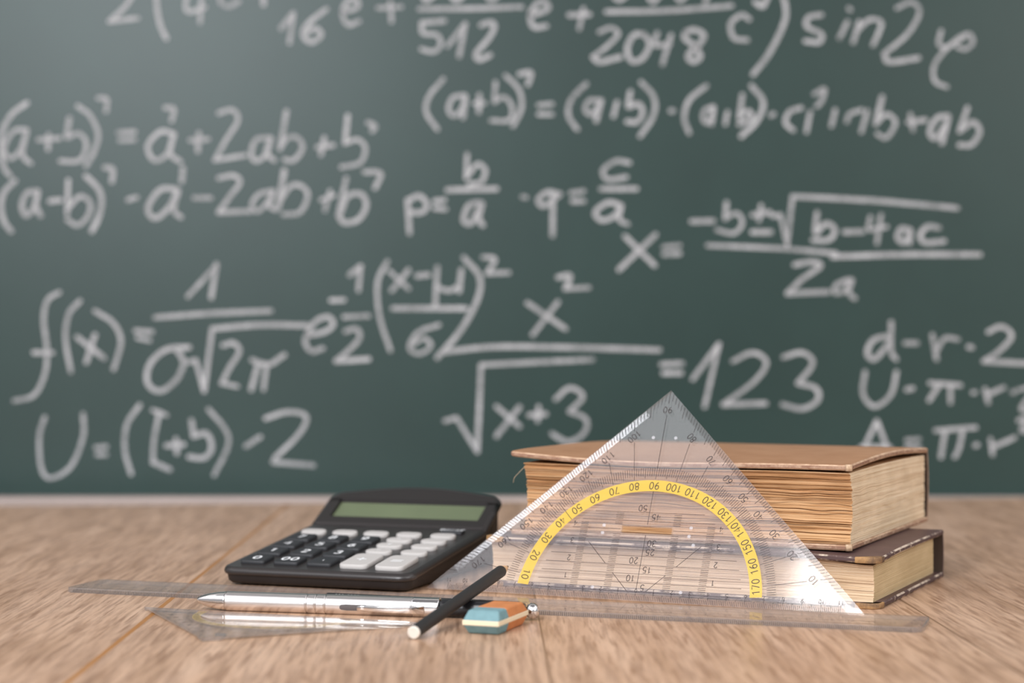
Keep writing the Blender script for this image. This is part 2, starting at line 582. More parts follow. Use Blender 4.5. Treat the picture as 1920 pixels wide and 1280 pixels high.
CH = {}
CH['long series with sin 2 phi'] = [
    [(205, -60), (235, -75), (262, -45), (240, 5), (205, 40)], [(205, 40), (258, 34)],
    [(296, -60), (293, 0), (300, 45), (312, 72)], [(352, -25), (350, 20), (384, 14)], [(378, -10), (375, 42)],
    [(410, -12), (415, 6), (430, 12), (448, 2)], [(494, -25), (494, 8)], [(478, -12), (512, -14)],
    [(527, 53), (550, 25)], [(550, 25), (543, 80)], [(612, 17), (580, 42), (568, 64), (583, 79), (602, 66), (592, 53), (572, 62)],
    [(642, 22), (670, 14), (668, 0), (652, 2), (642, 24), (652, 46), (673, 40)], [(709, 15), (752, 13)], [(732, 3), (734, 40)],
    [(786, 17), (880, 16), (979, 13)], [(790, -22), (798, 1), (815, -10)], [(838, -20), (855, 1), (872, -12)], [(905, -20), (920, 0), (940, -14)],
    [(833, 39), (791, 43)], [(791, 43), (793, 62), (820, 66), (826, 85), (812, 97), (790, 92)], [(839, 86), (872, 45)], [(872, 45), (861, 105)],
    [(902, 47), (920, 42), (927, 50), (917, 71), (893, 100), (899, 112), (919, 103)],
    [(996, 28), (1026, 18), (1024, 5), (1009, 5), (995, 26), (1000, 50), (1024, 49)], [(1067, 28), (1105, 27)], [(1094, 16), (1086, 54)],
    [(1137, 22), (1250, 20), (1372, 11)], [(1145, -15), (1160, 0), (1178, -12)], [(1210, -20), (1224, 4), (1240, -14)], [(1260, -20), (1275, 1), (1292, -14)], [(1330, -12), (1322, 4)],
    [(1124, 60), (1146, 52), (1159, 64), (1139, 86), (1112, 107)], [(1112, 107), (1125, 116), (1163, 107)],
    [(1208, 64), (1188, 66), (1176, 92), (1184, 114), (1204, 110), (1218, 84), (1208, 64)], [(1232, 62), (1228, 84), (1256, 82)], [(1258, 66), (1242, 120)],
    [(1285, 60), (1302, 56), (1320, 66), (1310, 84), (1290, 104), (1300, 116), (1313, 105), (1300, 84), (1284, 72), (1285, 60)],
    [(1405, 36), (1390, 28), (1370, 45), (1376, 71), (1401, 75)], [(1416, 4), (1430, 12), (1440, -8)],
    [(1465, -20), (1474, 22), (1465, 56), (1439, 105), (1412, 139)],
    [(1540, 28), (1517, 32), (1512, 49), (1540, 64), (1536, 79), (1510, 77)], [(1589, 41), (1574, 71)], [(1592, 16), (1594, 18)],
    [(1611, 41), (1600, 79)], [(1608, 57), (1630, 37), (1652, 41), (1648, 60), (1637, 84)],
    [(1682, 15), (1709, 4), (1724, 24), (1701, 64), (1658, 101)], [(1658, 101), (1667, 116), (1722, 109)],
    [(1765, 58), (1760, 82), (1776, 88), (1800, 70), (1818, 64), (1824, 80), (1810, 92), (1795, 88)], [(1812, 66), (1776, 90), (1752, 122), (1753, 152), (1775, 163)],
]
CH['square of a plus b expanded'] = [
    [(50, 193), (22, 214), (4, 247), (2, 285), (8, 315), (19, 330)], [(50, 243), (25, 246), (8, 277), (19, 297), (38, 281), (50, 246)], [(50, 246), (42, 289), (57, 306)],
    [(72, 262), (112, 259)], [(91, 252), (90, 280)], [(130, 222), (125, 255)], [(127, 258), (148, 250), (162, 270), (150, 300), (113, 302)],
    [(146, 199), (169, 217), (184, 251), (176, 285), (161, 311)], [(184, 184), (200, 186), (199, 208)], [(222, 249), (252, 247)], [(224, 263), (252, 262)],
    [(324, 250), (300, 247), (277, 274), (289, 300), (313, 289), (326, 251)], [(326, 251), (319, 287), (338, 303)], [(310, 202), (326, 204), (322, 226)],
    [(357, 263), (390, 261)], [(373, 250), (371, 283)], [(410, 212), (436, 206), (446, 226), (424, 262), (403, 300)], [(403, 300), (460, 291)],
    [(505, 258), (480, 262), (471, 288), (480, 302), (499, 289), (508, 259)], [(508, 259), (500, 287), (514, 300)],
    [(537, 209), (525, 279)], [(525, 277), (540, 258), (559, 259), (567, 278), (551, 300), (533, 299)], [(595, 276), (625, 272)], [(608, 258), (602, 290)],
    [(652, 217), (647, 268)], [(647, 268), (671, 262), (685, 278), (675, 305), (640, 313)], [(690, 230), (703, 236), (698, 245)],
]
CH['square of a minus b expanded'] = [
    [(28, 339), (8, 360), (2, 386), (8, 416), (21, 433)], [(68, 358), (50, 362), (41, 386), (49, 404), (64, 388), (71, 359)], [(71, 359), (68, 386), (76, 404)],
    [(94, 377), (113, 375)], [(128, 338), (126, 402)], [(127, 390), (150, 368), (169, 380), (165, 405), (146, 422), (126, 412)],
    [(161, 330), (184, 353), (191, 379), (184, 409), (172, 433)], [(196, 314), (211, 317), (210, 340)], [(240, 375), (256, 370)],
    [(328, 354), (300, 356), (277, 390), (291, 409), (316, 390), (334, 357)], [(334, 357), (326, 393), (339, 407)], [(343, 315), (341, 340)],
    [(364, 371), (395, 371)], [(410, 334), (438, 329), (450, 342), (431, 368), (410, 398)], [(410, 398), (470, 396)],
    [(508, 358), (484, 365), (472, 386), (484, 396), (504, 376), (513, 358)], [(513, 358), (505, 385), (518, 393)],
    [(533, 319), (522, 390)], [(525, 377), (545, 349), (566, 349), (577, 368), (562, 398), (532, 402)], [(602, 375), (627, 366)], [(619, 358), (609, 394)],
    [(649, 334), (635, 402)], [(638, 400), (652, 368), (677, 364), (687, 386), (671, 412), (645, 417), (635, 404)], [(683, 322), (714, 325), (703, 352)],
]
CH['product of a plus b brackets'] = [
    [(831, 148), (805, 180), (799, 210), (820, 242)], [(869, 178), (848, 184), (841, 206), (852, 217), (867, 202), (872, 180)], [(872, 180), (868, 220)],
    [(899, 178), (898, 210)], [(890, 194), (908, 193)], [(929, 154), (927, 191)], [(927, 191), (945, 182), (960, 200), (955, 225), (921, 226)],
    [(948, 142), (973, 168), (978, 202), (962, 236)], [(974, 139), (995, 136), (990, 158)], [(1010, 197), (1035, 195)], [(1010, 214), (1035, 214)],
    [(1099, 157), (1071, 187), (1066, 217), (1082, 242)], [(1124, 188), (1104, 189), (1097, 206), (1109, 214), (1125, 195)], [(1127, 188), (1118, 226)],
    [(1157, 191), (1150, 218)], [(1182, 172), (1178, 195)], [(1178, 200), (1198, 195), (1205, 212), (1195, 228), (1176, 228)],
    [(1202, 154), (1226, 182), (1225, 217), (1200, 255)], [(1258, 208), (1262, 208)],
    [(1324, 161), (1292, 188), (1283, 221), (1292, 249)], [(1338, 200), (1322, 206), (1318, 222), (1328, 230), (1338, 207)], [(1338, 204), (1334, 232)],
    [(1364, 210), (1360, 232)], [(1392, 178), (1386, 222)], [(1388, 216), (1404, 208), (1409, 221), (1386, 233)],
    [(1409, 161), (1431, 191), (1420, 225), (1390, 255)], [(1446, 216), (1450, 214)],
    [(1502, 202), (1480, 210), (1473, 230), (1487, 244)], [(1519, 210), (1512, 247)], [(1527, 176), (1546, 167), (1540, 190), (1531, 199)], [(1566, 206), (1559, 236)],
    [(1615, 206), (1593, 214), (1588, 228)], [(1626, 208), (1615, 247)], [(1654, 182), (1642, 232)], [(1642, 232), (1662, 214), (1679, 230), (1662, 258), (1645, 251)],
    [(1707, 214), (1712, 244)], [(1703, 229), (1735, 225)], [(1778, 217), (1757, 221), (1743, 247), (1754, 259), (1774, 232)], [(1778, 220), (1766, 268)],
    [(1814, 202), (1799, 246)], [(1803, 243), (1825, 229), (1837, 247), (1821, 271), (1799, 272)],
]
CH['p and q fractions'] = [
    [(764, 375), (768, 437)], [(764, 377), (786, 367), (801, 384), (790, 398), (767, 397)], [(815, 377), (833, 375)], [(815, 390), (835, 392)],
    [(876, 289), (874, 334)], [(876, 330), (895, 308), (910, 319), (902, 341), (880, 345)], [(839, 356), (931, 354)],
    [(901, 380), (880, 384), (869, 412), (884, 418), (902, 384)], [(904, 382), (898, 409), (905, 422)], [(980, 369), (986, 370)],
    [(1050, 364), (1026, 360), (1009, 375), (1020, 386), (1045, 368)], [(1037, 364), (1036, 441)], [(1071, 362), (1094, 358)], [(1073, 377), (1094, 377)],
    [(1180, 305), (1155, 302), (1131, 319), (1140, 336), (1174, 332)], [(1127, 354), (1193, 354)],
    [(1163, 384), (1139, 380), (1116, 398), (1128, 413), (1152, 405), (1165, 385)], [(1165, 385), (1161, 411), (1177, 420)],
]
CH['quadratic solution for x'] = [
    [(1172, 443), (1227, 497)], [(1229, 440), (1161, 505)], [(1244, 463), (1274, 460)], [(1245, 476), (1274, 475)],
    [(1297, 415), (1337, 414)], [(1362, 380), (1360, 410)], [(1360, 408), (1382, 400), (1392, 418), (1376, 437), (1344, 431)],
    [(1411, 403), (1443, 398)], [(1427, 385), (1423, 413)], [(1411, 435), (1445, 435)], [(1449, 405), (1463, 403)], [(1463, 403), (1476, 458)], [(1476, 458), (1486, 368)],
    [(1486, 368), (1640, 376), (1795, 390)], [(1532, 399), (1528, 433)], [(1530, 437), (1549, 419), (1565, 430), (1555, 449), (1524, 450)], [(1583, 435), (1618, 434)],
    [(1632, 407), (1630, 430), (1662, 425)], [(1652, 403), (1644, 456)], [(1704, 430), (1689, 429), (1683, 446), (1697, 454), (1706, 432)], [(1707, 431), (1706, 456)],
    [(1760, 427), (1738, 425), (1725, 442), (1736, 455), (1770, 452)], [(1327, 460), (1467, 466), (1568, 475)], [(1561, 481), (1700, 477), (1837, 477)],
    [(1490, 496), (1522, 491), (1538, 499), (1504, 523), (1476, 550)], [(1476, 550), (1553, 547)], [(1590, 524), (1568, 534), (1565, 548), (1582, 546), (1596, 526)], [(1597, 525), (1591, 547), (1602, 559)],
]
CH['normal distribution of x'] = [
    [(111, 548), (90, 562), (82, 597), (88, 655), (84, 702), (63, 741), (27, 751)], [(64, 661), (98, 661)], [(150, 564), (129, 589), (123, 636), (133, 696)],
    [(145, 632), (195, 671)], [(178, 628), (162, 679)], [(178, 583), (212, 605), (227, 640), (213, 692)], [(254, 620), (285, 622)], [(258, 633), (281, 638)],
    [(352, 556), (406, 497)], [(406, 495), (396, 558)], [(291, 595), (398, 587), (508, 583)], [(355, 651), (312, 655), (281, 683), (277, 718), (301, 733), (332, 710), (344, 679), (332, 656)],
    [(353, 679), (367, 675)], [(367, 675), (383, 733)], [(383, 733), (398, 616)], [(398, 616), (488, 609), (578, 610)],
    [(418, 647), (438, 643), (449, 659), (430, 690), (416, 718)], [(416, 718), (445, 724)], [(473, 675), (504, 683), (533, 665)], [(484, 683), (471, 730)], [(500, 683), (494, 730)],
    [(576, 628), (608, 622), (625, 608), (615, 594), (590, 604), (572, 638), (584, 658), (605, 653)], [(621, 563), (645, 562)], [(656, 515), (676, 499)], [(676, 499), (672, 544)],
    [(645, 594), (691, 592)], [(648, 621), (668, 616), (674, 634), (650, 660), (630, 677)], [(630, 677), (691, 673)],
    [(726, 490), (708, 530), (712, 594), (732, 657)], [(730, 508), (766, 541)], [(766, 506), (735, 544)], [(782, 517), (803, 515)], [(820, 501), (816, 573)],
    [(818, 537), (841, 545), (859, 537)], [(865, 506), (861, 546)], [(737, 578), (874, 578)], [(823, 609), (784, 623), (768, 652), (787, 663), (808, 648), (795, 634), (773, 646)],
    [(870, 483), (899, 519), (895, 562), (863, 620), (820, 670)], [(906, 482), (928, 486), (913, 512)], [(913, 512), (954, 511)],
]
CH['x squared over root equals 123'] = [
    [(989, 568), (1060, 616)], [(1046, 566), (999, 627)], [(1046, 520), (1069, 517), (1060, 541)], [(1060, 541), (1104, 539)], [(834, 659), (927, 650), (1060, 651), (1236, 656)],
    [(834, 789), (856, 783)], [(856, 783), (895, 846)], [(895, 846), (902, 684)], [(902, 684), (1000, 679), (1111, 674)], [(931, 762), (974, 799)], [(974, 763), (931, 817)],
    [(992, 778), (1023, 776)], [(1010, 762), (1008, 789)], [(1042, 748), (1068, 727), (1093, 743), (1068, 771)], [(1068, 771), (1098, 785), (1096, 810), (1066, 828), (1035, 813)],
    [(1240, 683), (1279, 681)], [(1244, 699), (1277, 699)], [(1299, 710), (1348, 645)], [(1348, 645), (1321, 762)], [(1374, 677), (1411, 661), (1437, 679), (1415, 714), (1356, 758)], [(1356, 758), (1435, 756)],
    [(1469, 669), (1504, 661), (1524, 681), (1496, 718)], [(1496, 718), (1530, 728), (1533, 750), (1504, 766), (1467, 758)],
]
CH['diameter and circumference rules'] = [
    [(1666, 630), (1638, 637), (1626, 661), (1640, 673), (1668, 642)], [(1671, 604), (1671, 657), (1680, 673)], [(1697, 643), (1719, 643)], [(1748, 628), (1756, 673)], [(1756, 657), (1772, 634), (1796, 636)],
    [(1816, 650), (1822, 651)], [(1853, 622), (1878, 612), (1897, 630), (1874, 657), (1845, 677)], [(1845, 677), (1920, 681), (1950, 683)],
    [(1622, 697), (1618, 738), (1640, 762), (1671, 738), (1681, 697)], [(1700, 730), (1711, 728)], [(1744, 718), (1800, 722)], [(1762, 720), (1742, 750)], [(1782, 722), (1782, 754)],
    [(1824, 736), (1828, 735)], [(1847, 730), (1853, 754)], [(1851, 740), (1882, 726)], [(1898, 735), (1902, 734)], [(1910, 730), (1940, 728), (1914, 767), (1950, 768)],
]
CH['circle area rule'] = [
    [(1605, 870), (1644, 789)], [(1644, 789), (1675, 870)], [(1615, 838), (1668, 838)], [(1700, 825), (1723, 823)], [(1700, 838), (1723, 838)], [(1754, 807), (1829, 801)],
    [(1772, 807), (1764, 856)], [(1805, 807), (1798, 840), (1790, 856)], [(1828, 835), (1832, 834)], [(1857, 823), (1861, 852)], [(1861, 838), (1902, 820)], [(1910, 788), (1930, 784), (1915, 806), (1940, 808)],
]
CH['perimeter rule with l plus b'] = [
    [(84, 782), (74, 819), (78, 878), (96, 896), (133, 874), (156, 819), (156, 776)], [(180, 839), (199, 837)], [(182, 852), (199, 852)], [(262, 759), (238, 796), (234, 843), (246, 888)],
    [(287, 769), (312, 778)], [(299, 772), (289, 823), (287, 866)], [(287, 866), (318, 880)], [(312, 835), (344, 833)], [(330, 823), (332, 849)], [(359, 788), (363, 815)],
    [(363, 817), (388, 813), (397, 839), (383, 858), (355, 856)], [(391, 767), (422, 804), (428, 835), (402, 890)], [(461, 836), (488, 819)], [(498, 784), (539, 772), (574, 780), (562, 812), (516, 858)], [(512, 866), (588, 872)],
]
random.seed(4)
k0 = 0
for nm, strokes in CH.items():
    b = MB()
    for st in strokes:
        k0 += 1
        pts = catmull([(p[0], p[1]) for p in st], 6)
        P = [Vector(((p.x - 960) / F * YB, H - (p.y - 645) / F * YB)) for p in pts]
        off = -0.0002 - 0.000004 * (k0 % 50)
        ribbon(b, P, 0.0040 * random.uniform(0.9, 1.12), lambda q, o_=off: (q.x, o_, q.y))
    o = b.build('chalk_formula', M['chalk'], bb)
    o['label'] = 'chalk writing: ' + nm

# ------------------------------------------------------------------ single-stroke lettering (for printed scales and keys)
def ell(cx, cy, rx, ry, a0=0, a1=360, n=14):
    return [(cx + rx * math.cos(R(a0 + (a1 - a0) * k / n)), cy + ry * math.sin(R(a0 + (a1 - a0) * k / n))) for k in range(n + 1)]


GL = {
    '0': [ell(.3, .5, .27, .5)],
    '1': [[(.12, .78), (.36, 1), (.36, 0)]],
    '2': [catmull([(.05, .75), (.12, .95), (.32, 1), (.52, .85), (.5, .62), (.28, .32), (.04, 0)], 3) + [Vector((.56, 0))]],
    '3': [catmull([(.06, .85), (.2, .99), (.42, .97), (.52, .78), (.42, .57), (.24, .53)], 3), catmull([(.24, .53), (.46, .48), (.55, .26), (.44, .04), (.2, .0), (.04, .14)], 3)],
    '4': [[(.44, 0), (.44, 1), (.03, .3), (.58, .3)]],
    '5': [[(.52, 1), (.13, 1), (.09, .55)], catmull([(.09, .55), (.3, .64), (.52, .5), (.54, .22), (.38, .02), (.14, .02), (.03, .16)], 3)],
    '6': [catmull([(.46, .98), (.22, .78), (.07, .45), (.08, .16), (.24, .0), (.44, .04), (.54, .25), (.48, .5), (.28, .56), (.1, .4)], 3)],
    '7': [[(.04, 1), (.56, 1), (.22, 0)]],
    '8': [ell(.3, .76, .21, .24), ell(.3, .27, .26, .27)],
    '9': [catmull([(.14, .02), (.38, .22), (.53, .55), (.52, .84), (.36, 1), (.16, .96), (.06, .75), (.12, .5), (.32, .44), (.5, .6)], 3)],
    'O': [ell(.32, .5, .3, .5)], 'N': [[(.06, 0), (.06, 1), (.54, 0), (.54, 1)]], 'A': [[(.02, 0), (.3, 1), (.58, 0)], [(.12, .35), (.48, .35)]],
    'C': [ell(.33, .5, .3, .5, 50, 310)], '/': [[(.05, -.05), (.5, 1.05)]],
    '+': [[(.3, .12), (.3, .88)], [(-.06, .5), (.66, .5)]], '=': [[(-.05, .36), (.65, .36)], [(-.05, .66), (.65, .66)]],
    '-': [[(0, .5), (.6, .5)]], 'x': [[(.04, .2), (.56, .8)], [(.04, .8), (.56, .2)]], '.': [[(.28, .45), (.34, .45)]],
    ':': [[(0, .5), (.6, .5)], [(.29, .82), (.31, .82)], [(.29, .18), (.31, .18)]],
}


def text(mb, s_, c, rd, h, w, mp, up=None, mi=0, adv=0.78):
    """s_ centred at c (2-D), read along rd, digit height h, stroke w"""
    rd = Vector(rd).normalized()
    up = Vector(up) if up is not None else Vector((-rd.y, rd.x))
    tot = (len(s_) - 1) * adv + 0.6
    for i, chh in enumerate(s_):
        for st in GL.get(chh, []):
            pts = [Vector(c) + rd * ((p[0] - tot / 2 + i * adv) * h) + up * ((p[1] - 0.5) * h) for p in st]
            ribbon(mb, pts, w, mp, mi, cap=False)


# ------------------------------------------------------------------ set squares
def plate_mesh(A, t, te, insB, insL, s0, dl, slot):
    """right-angled plate, long edge on y=0 from -A to A, apex at (0,A); bevelled scales on the front (+z)"""
    mb = MB()
    corners = [Vector((-A, 0)), Vector((A, 0)), Vector((0, A))]
    outer, inner, zo = [], [], []
    for k in range(3):
        a, c = corners[k], corners[(k + 1) % 3]
        d = (c - a).normalized()
        nn = Vector((-d.y, d.x))
        L = (c - a).length
        ins = insB if k == 0 else insL
        sa, sb = s0[k]
        for s_, full in ((0, 0), (sa, 0), (sa + dl * .4, .6), (sa + dl, 1), (L - sb - dl, 1), (L - sb - dl * .4, .6), (L - sb, 0)):
            p = a + d * s_
            outer.append(p)
            inner.append(p + nn * ins * full)
            zo.append(t - (t - te) * full)
    n = len(outer)
    hole = [Vector(p) for p in slot]
    hv = len(hole)
    for zz, loop, flip in ((t, outer, False), (0.0, inner, True)):
        tri = tessellate_polygon([[Vector((p.x, p.y, 0)) for p in loop], [Vector((p.x, p.y, 0)) for p in hole]])
        allp = loop + hole
        fs = []
        for q in tri:
            a, b_, c = (allp[i] for i in q)
            ccw = (b_ - a).x * (c - a).y - (b_ - a).y * (c - a).x > 0
            q = list(q)
            if ccw == flip:
                q = q[::-1]
            fs.append(q)
        mb.add([(p.x, p.y, zz) for p in allp], fs, 0)
    vo = [(p.x, p.y, t - z_) for p, z_ in zip(outer, zo)]
    vi = [(p.x, p.y, 0) for p in inner]
    vb = [(p.x, p.y, t) for p in outer]
    base = mb.add(vo + vi + vb, [], 0)
    for i in range(n):
        j = (i + 1) % n
        di = (outer[i] - inner[i]).length > 1e-7
        dj = (outer[j] - inner[j]).length > 1e-7
        if di and dj:
            fc = [i, j, n + j, n + i]
        elif di:
            fc = [i, j, n + i]
        elif dj:
            fc = [i, j, n + j]
        else:
            fc = None
        if fc:
            mb.f.append([base + q for q in fc][::-1]); mb.m.append(1); mb.sm.append(False)
        mb.f.append([base + i, base + j, base + 2 * n + j, base + 2 * n + i]); mb.m.append(1); mb.sm.append(False)
    hb = mb.add([(p.x, p.y, 0) for p in hole] + [(p.x, p.y, t) for p in hole], [], 0)
    for i in range(hv):
        j = (i + 1) % hv
        mb.f.append([hb + i, hb + hv + i, hb + hv + j, hb + j]); mb.m.append(1); mb.sm.append(False)
    return mb


def make_set_square(label, A, matrix, t, full, k, mats):
    """k scales every dimension of the print; the print lies on the flat front face"""
    root = thing('set_square', label, 'set square', mat=matrix)
    c = 0.01 * k
    slot = [(-1.43 * c, 3.80 * c), (1.43 * c, 3.80 * c), (1.43 * c, 4.22 * c), (-1.43 * c, 4.22 * c)]
    if not full:
        slot = [(-0.4 * c, 9.6 * c), (0.4 * c, 9.6 * c), (0.4 * c, 9.75 * c), (-0.4 * c, 9.75 * c)]
    mb = plate_mesh(A, t, t * 0.35, 0.48 * c, 0.31 * c, [(1.15 * c, 0.9 * c), (0.6 * c, 1.1 * c), (1.25 * c, 1.4 * c)], 0.55 * c, slot)
    mb.build('plate', mats, root)
    # yellow protractor band
    b = MB()
    r0, r1, z = 6.25 * c, 6.90 * c, t + 0.00003
    a0 = math.asin(0.55 * c / r0)
    n = 72
    vs = []
    for i in range(n + 1):
        a = a0 + (math.pi - 2 * a0) * i / n
        vs += [(r0 * math.cos(a), r0 * math.sin(a), z), (r1 * math.cos(a), r1 * math.sin(a), z)]
    b.add(vs, [(2 * i, 2 * i + 1, 2 * i + 3, 2 * i + 2) for i in range(n)])
    b.build('protractor_band', M['yellow'] if full else M['yellow_faint'], root)
    # printed scales
    b = MB()
    z2 = t + 0.00006
    mp = lambda q: (q.x, q.y, z2)
    wl_, wt = 0.032 * c, 0.027 * c

    def line(p, q, w=wl_):
        p, q = Vector(p) * c, Vector(q) * c
        ribbon(b, [p.lerp(q, k_ / 4) for k_ in range(5)], w, mp, cap=False)

    Ac = A / c
    N = int(Ac - 1.25)
    for i in range(-N * 10, N * 10 + 1):
        u = i / 10
        tp = 0.42 if i % 10 == 0 else (0.36 if i % 5 == 0 else 0.28)
        line((u, 0.03), (u, tp), wt)
        if i % 10 == 0:
            text(b, str(abs(i // 10)), (u * c, 0.56 * c), (-1, 0), 0.22 * c, 0.032 * c, mp)
    for deg in range(4, 177):
        a = R(deg)
        dx, dy = math.cos(a), math.sin(a)
        if deg >= 6 and deg <= 174:
            ra = 6.95 if deg % 10 == 0 else (7.02 if deg % 5 == 0 else 7.15)
            line((dx * ra, dy * ra), (dx * 7.62, dy * 7.62), wt)
        rl = Ac / (abs(dx) + dy)
        if 6 <= deg <= 174:
            pk = 1.41421 / (abs(dx) + dy)
            ln = (0.56 if deg % 5 == 0 else 0.34) * pk
            line((dx * (rl - 0.03), dy * (rl - 0.03)), (dx * (rl - ln), dy * (rl - ln)), wl_ if deg % 5 == 0 else wt)
        if deg % 10 == 0 and 10 <= deg <= 170:
            inn = str(180 - deg)
            text(b, inn, (dx * 6.57 * c, dy * 6.57 * c), (-dy, dx), 0.40 * c, 0.050 * c, mp)
            k_ = 0.84 * 1.41421 / (abs(dx) + dy)
            pos = Vector((dx, dy)) * (rl - k_) * c
            rd = (-1, 0) if deg == 90 else ((-.707, -.707) if deg > 90 else (-.707, .707))
            text(b, str(deg), pos, rd, 0.36 * c, 0.048 * c, mp)
            if rl - k_ - 0.36 > 7.65:
                line((dx * (rl - k_ - 0.36), dy * (rl - k_ - 0.36)), (dx * 7.6, dy * 7.6))
    for sg in (-1, 1):
        line((sg * 6.25 * .707, 6.25 * .707), (sg * 7.6 * .707, 7.6 * .707), wl_)
        line((sg * 0.55, 0.55), (sg * 1.5, 1.5))
        line((sg * 2.0, 2.0), (sg * 3.2, 3.2))
    if full:
        line((0, 0.6), (0, 3.7)); line((0, 4.3), (0, 6.25)); line((0, 7.6), (0, 10.7))
        for i in range(1, 11):
            w_ = i * 0.5
            e_ = math.sqrt(6.0 ** 2 - w_ ** 2) - 0.2
            if w_ == 4.0:
                line((-e_, w_), (-1.5, w_), wt); line((1.5, w_), (e_, w_), wt)
            else:
                line((-e_, w_), (e_, w_), wt)
        for i in range(5, 51):
            if i % 5 == 0:
                continue
            w_ = i / 10
            for u in (-3.6, -1.65, 1.65, 3.6):
                if u in (-3.6, 3.6) and i > 43:
                    continue
                if abs(u) < 2 and 37 < i < 43:
                    continue
                line((u - 0.21, w_), (u + 0.21, w_), wt)
        for q, u in ((5, .32), (10, -.42), (15, .42), (20, -.42), (25, .42), (30, .42), (45, .42), (50, -.42)):
            text(b, str(q), (u * c, (q / 10 + 0.24) * c), (-1, 0), 0.34 * c, 0.047 * c, mp)
        for q in (1, 2, 3, 4):
            for sg in (-1, 1):
                text(b, str(q), (sg * 4.15 * c, (q + 0.22) * c), (-1, 0), 0.30 * c, 0.044 * c, mp)
    b.build('scale_markings', M['ink'], root)
    if full:
        for u, w_ in ((-.55, 9.42), (.75, 9.42), (-2.47, 4.17), (-2.48, 3.73), (2.48, 4.22), (2.44, 3.74), (-2.48, .62), (2.48, .60), (2.75, 3.25)):
            b = MB()
            rs = []
            for r_, z_ in ((0.10, t), (0.10, t + 0.0002), (0.055, t + 0.0003), (0.05, t + 0.00012)):
                rs.append([(u * c + r_ * c * math.cos(2 * math.pi * i / 14), w_ * c + r_ * c * math.sin(2 * math.pi * i / 14), z_) for i in range(14)])
            b.rings(rs)
            b.build('stud', M['stud'], root)
    return root


psi, th = R(24.89), R(27.56)
d = Vector((math.cos(psi), -math.sin(psi), 0))
nb = Vector((math.sin(psi), math.cos(psi), 0))
up = nb * math.sin(th) + Vector((0, 0, math.cos(th)))
make_set_square('large clear set square with yellow protractor band propped upright against two old books', 0.123,
                frame(d, up, d.cross(up), Vector((0.0648, 0.9726, 0.0003))), 0.0020, True, 1.0, [M['clear'], M['clear_edge']])

L = at(271, 1138, 0.0015); ap = at(380, 1197, 0.0015)
leg = ap - L
leg.z = 0
A2 = leg.length / math.sqrt(2)
ang = math.atan2(leg.y, leg.x) + R(45)
hyp = Vector((math.cos(ang), math.sin(ang), 0))
mid = L + hyp * A2
mid.z = 0.0002
d2 = -hyp
up2 = Vector((ap.x - mid.x, ap.y - mid.y, 0)).normalized()
make_set_square('small clear set square lying flat on the table in front of the silver pen', A2,
                frame(d2, up2, d2.cross(up2), mid), 0.0015, False, A2 / 0.123, [M['clear_old'], M['clear_ruler_edge']])

# ------------------------------------------------------------------ long ruler
p0 = Vector((-0.2455, 1.0135, 0)); p1 = Vector((0.1930, 0.8696, 0))
dx = (p1 - p0).normalized()
dy = Vector((-dx.y, dx.x, 0))
LR = (p1 - p0).length
rl = thing('ruler', 'long clear plastic ruler lying flat in front of the large set square', 'ruler',
           mat=frame(dx, dy, Vector((0, 0, 1)), p0))
b = MB()
o0 = rrect(0, LR, 0, 0.0395, 0.006, 4)
cut = lambda pts, e_: [(min(max(x, e_), LR - e_), min(max(y, e_), 0.0395 - e_)) for x, y in pts]
T = 0.0026
b.rings([[(x, y, 0.0001) for x, y in o0], [(x, y, T * .8) for x, y in o0], [(x, y, T) for x, y in cut(o0, 0.0006)]], smooth=False, mis=[1, 1, 0])
b.f[-1]
b.m[-1] = 0
b.m[len(b.m) - 2] = 0
b.build('body', [M['clear_old'], M['clear_ruler_edge']], rl)
b = MB()
mpz = lambda q: (q.x, q.y, T + 0.00005)
mpf = lambda q: (q.x, -0.00006, q.y)
for i in range(0, 451):
    x = 0.006 + i * 0.001
    tp = 0.0090 if i % 10 == 0 else (0.0070 if i % 5 == 0 else 0.0050)
    ribbon(b, [(x, 0.0008), (x, tp)], 0.00022, mpz, cap=False)
    ribbon(b, [(x, 0.0003), (x, T * .8)], 0.00042, mpf, cap=False)
    if i % 10 == 0:
        text(b, str(i // 10), (x, 0.0118), (1, 0), 0.0030, 0.0004, mpz)
b.build('scale_markings', M['ruler_ink'], rl)

# ------------------------------------------------------------------ calculator
yw = R(19)
cx = Vector((math.cos(yw), -math.sin(yw), 0)); cy = Vector((math.sin(yw), math.cos(yw), 0))
ca = thing('calculator', 'black desktop calculator with green display and grey and black keys, left of the set square', 'calculator',
           mat=frame(cx, cy, Vector((0, 0, 1)), Vector((-0.1608, 1.0415, 0))))
XL, XR, YK, YT = -0.005, 0.112, 0.1225, 0.1560


def zs(y):
    if y < YK - 0.001:
        return 0.0103 + 0.109 * y
    k_ = min(1.0, (y - YK) / (YT - YK))
    return 0.0103 + 0.109 * YK + 0.0012 + 0.0172 * (y - YK) / (YT - YK)


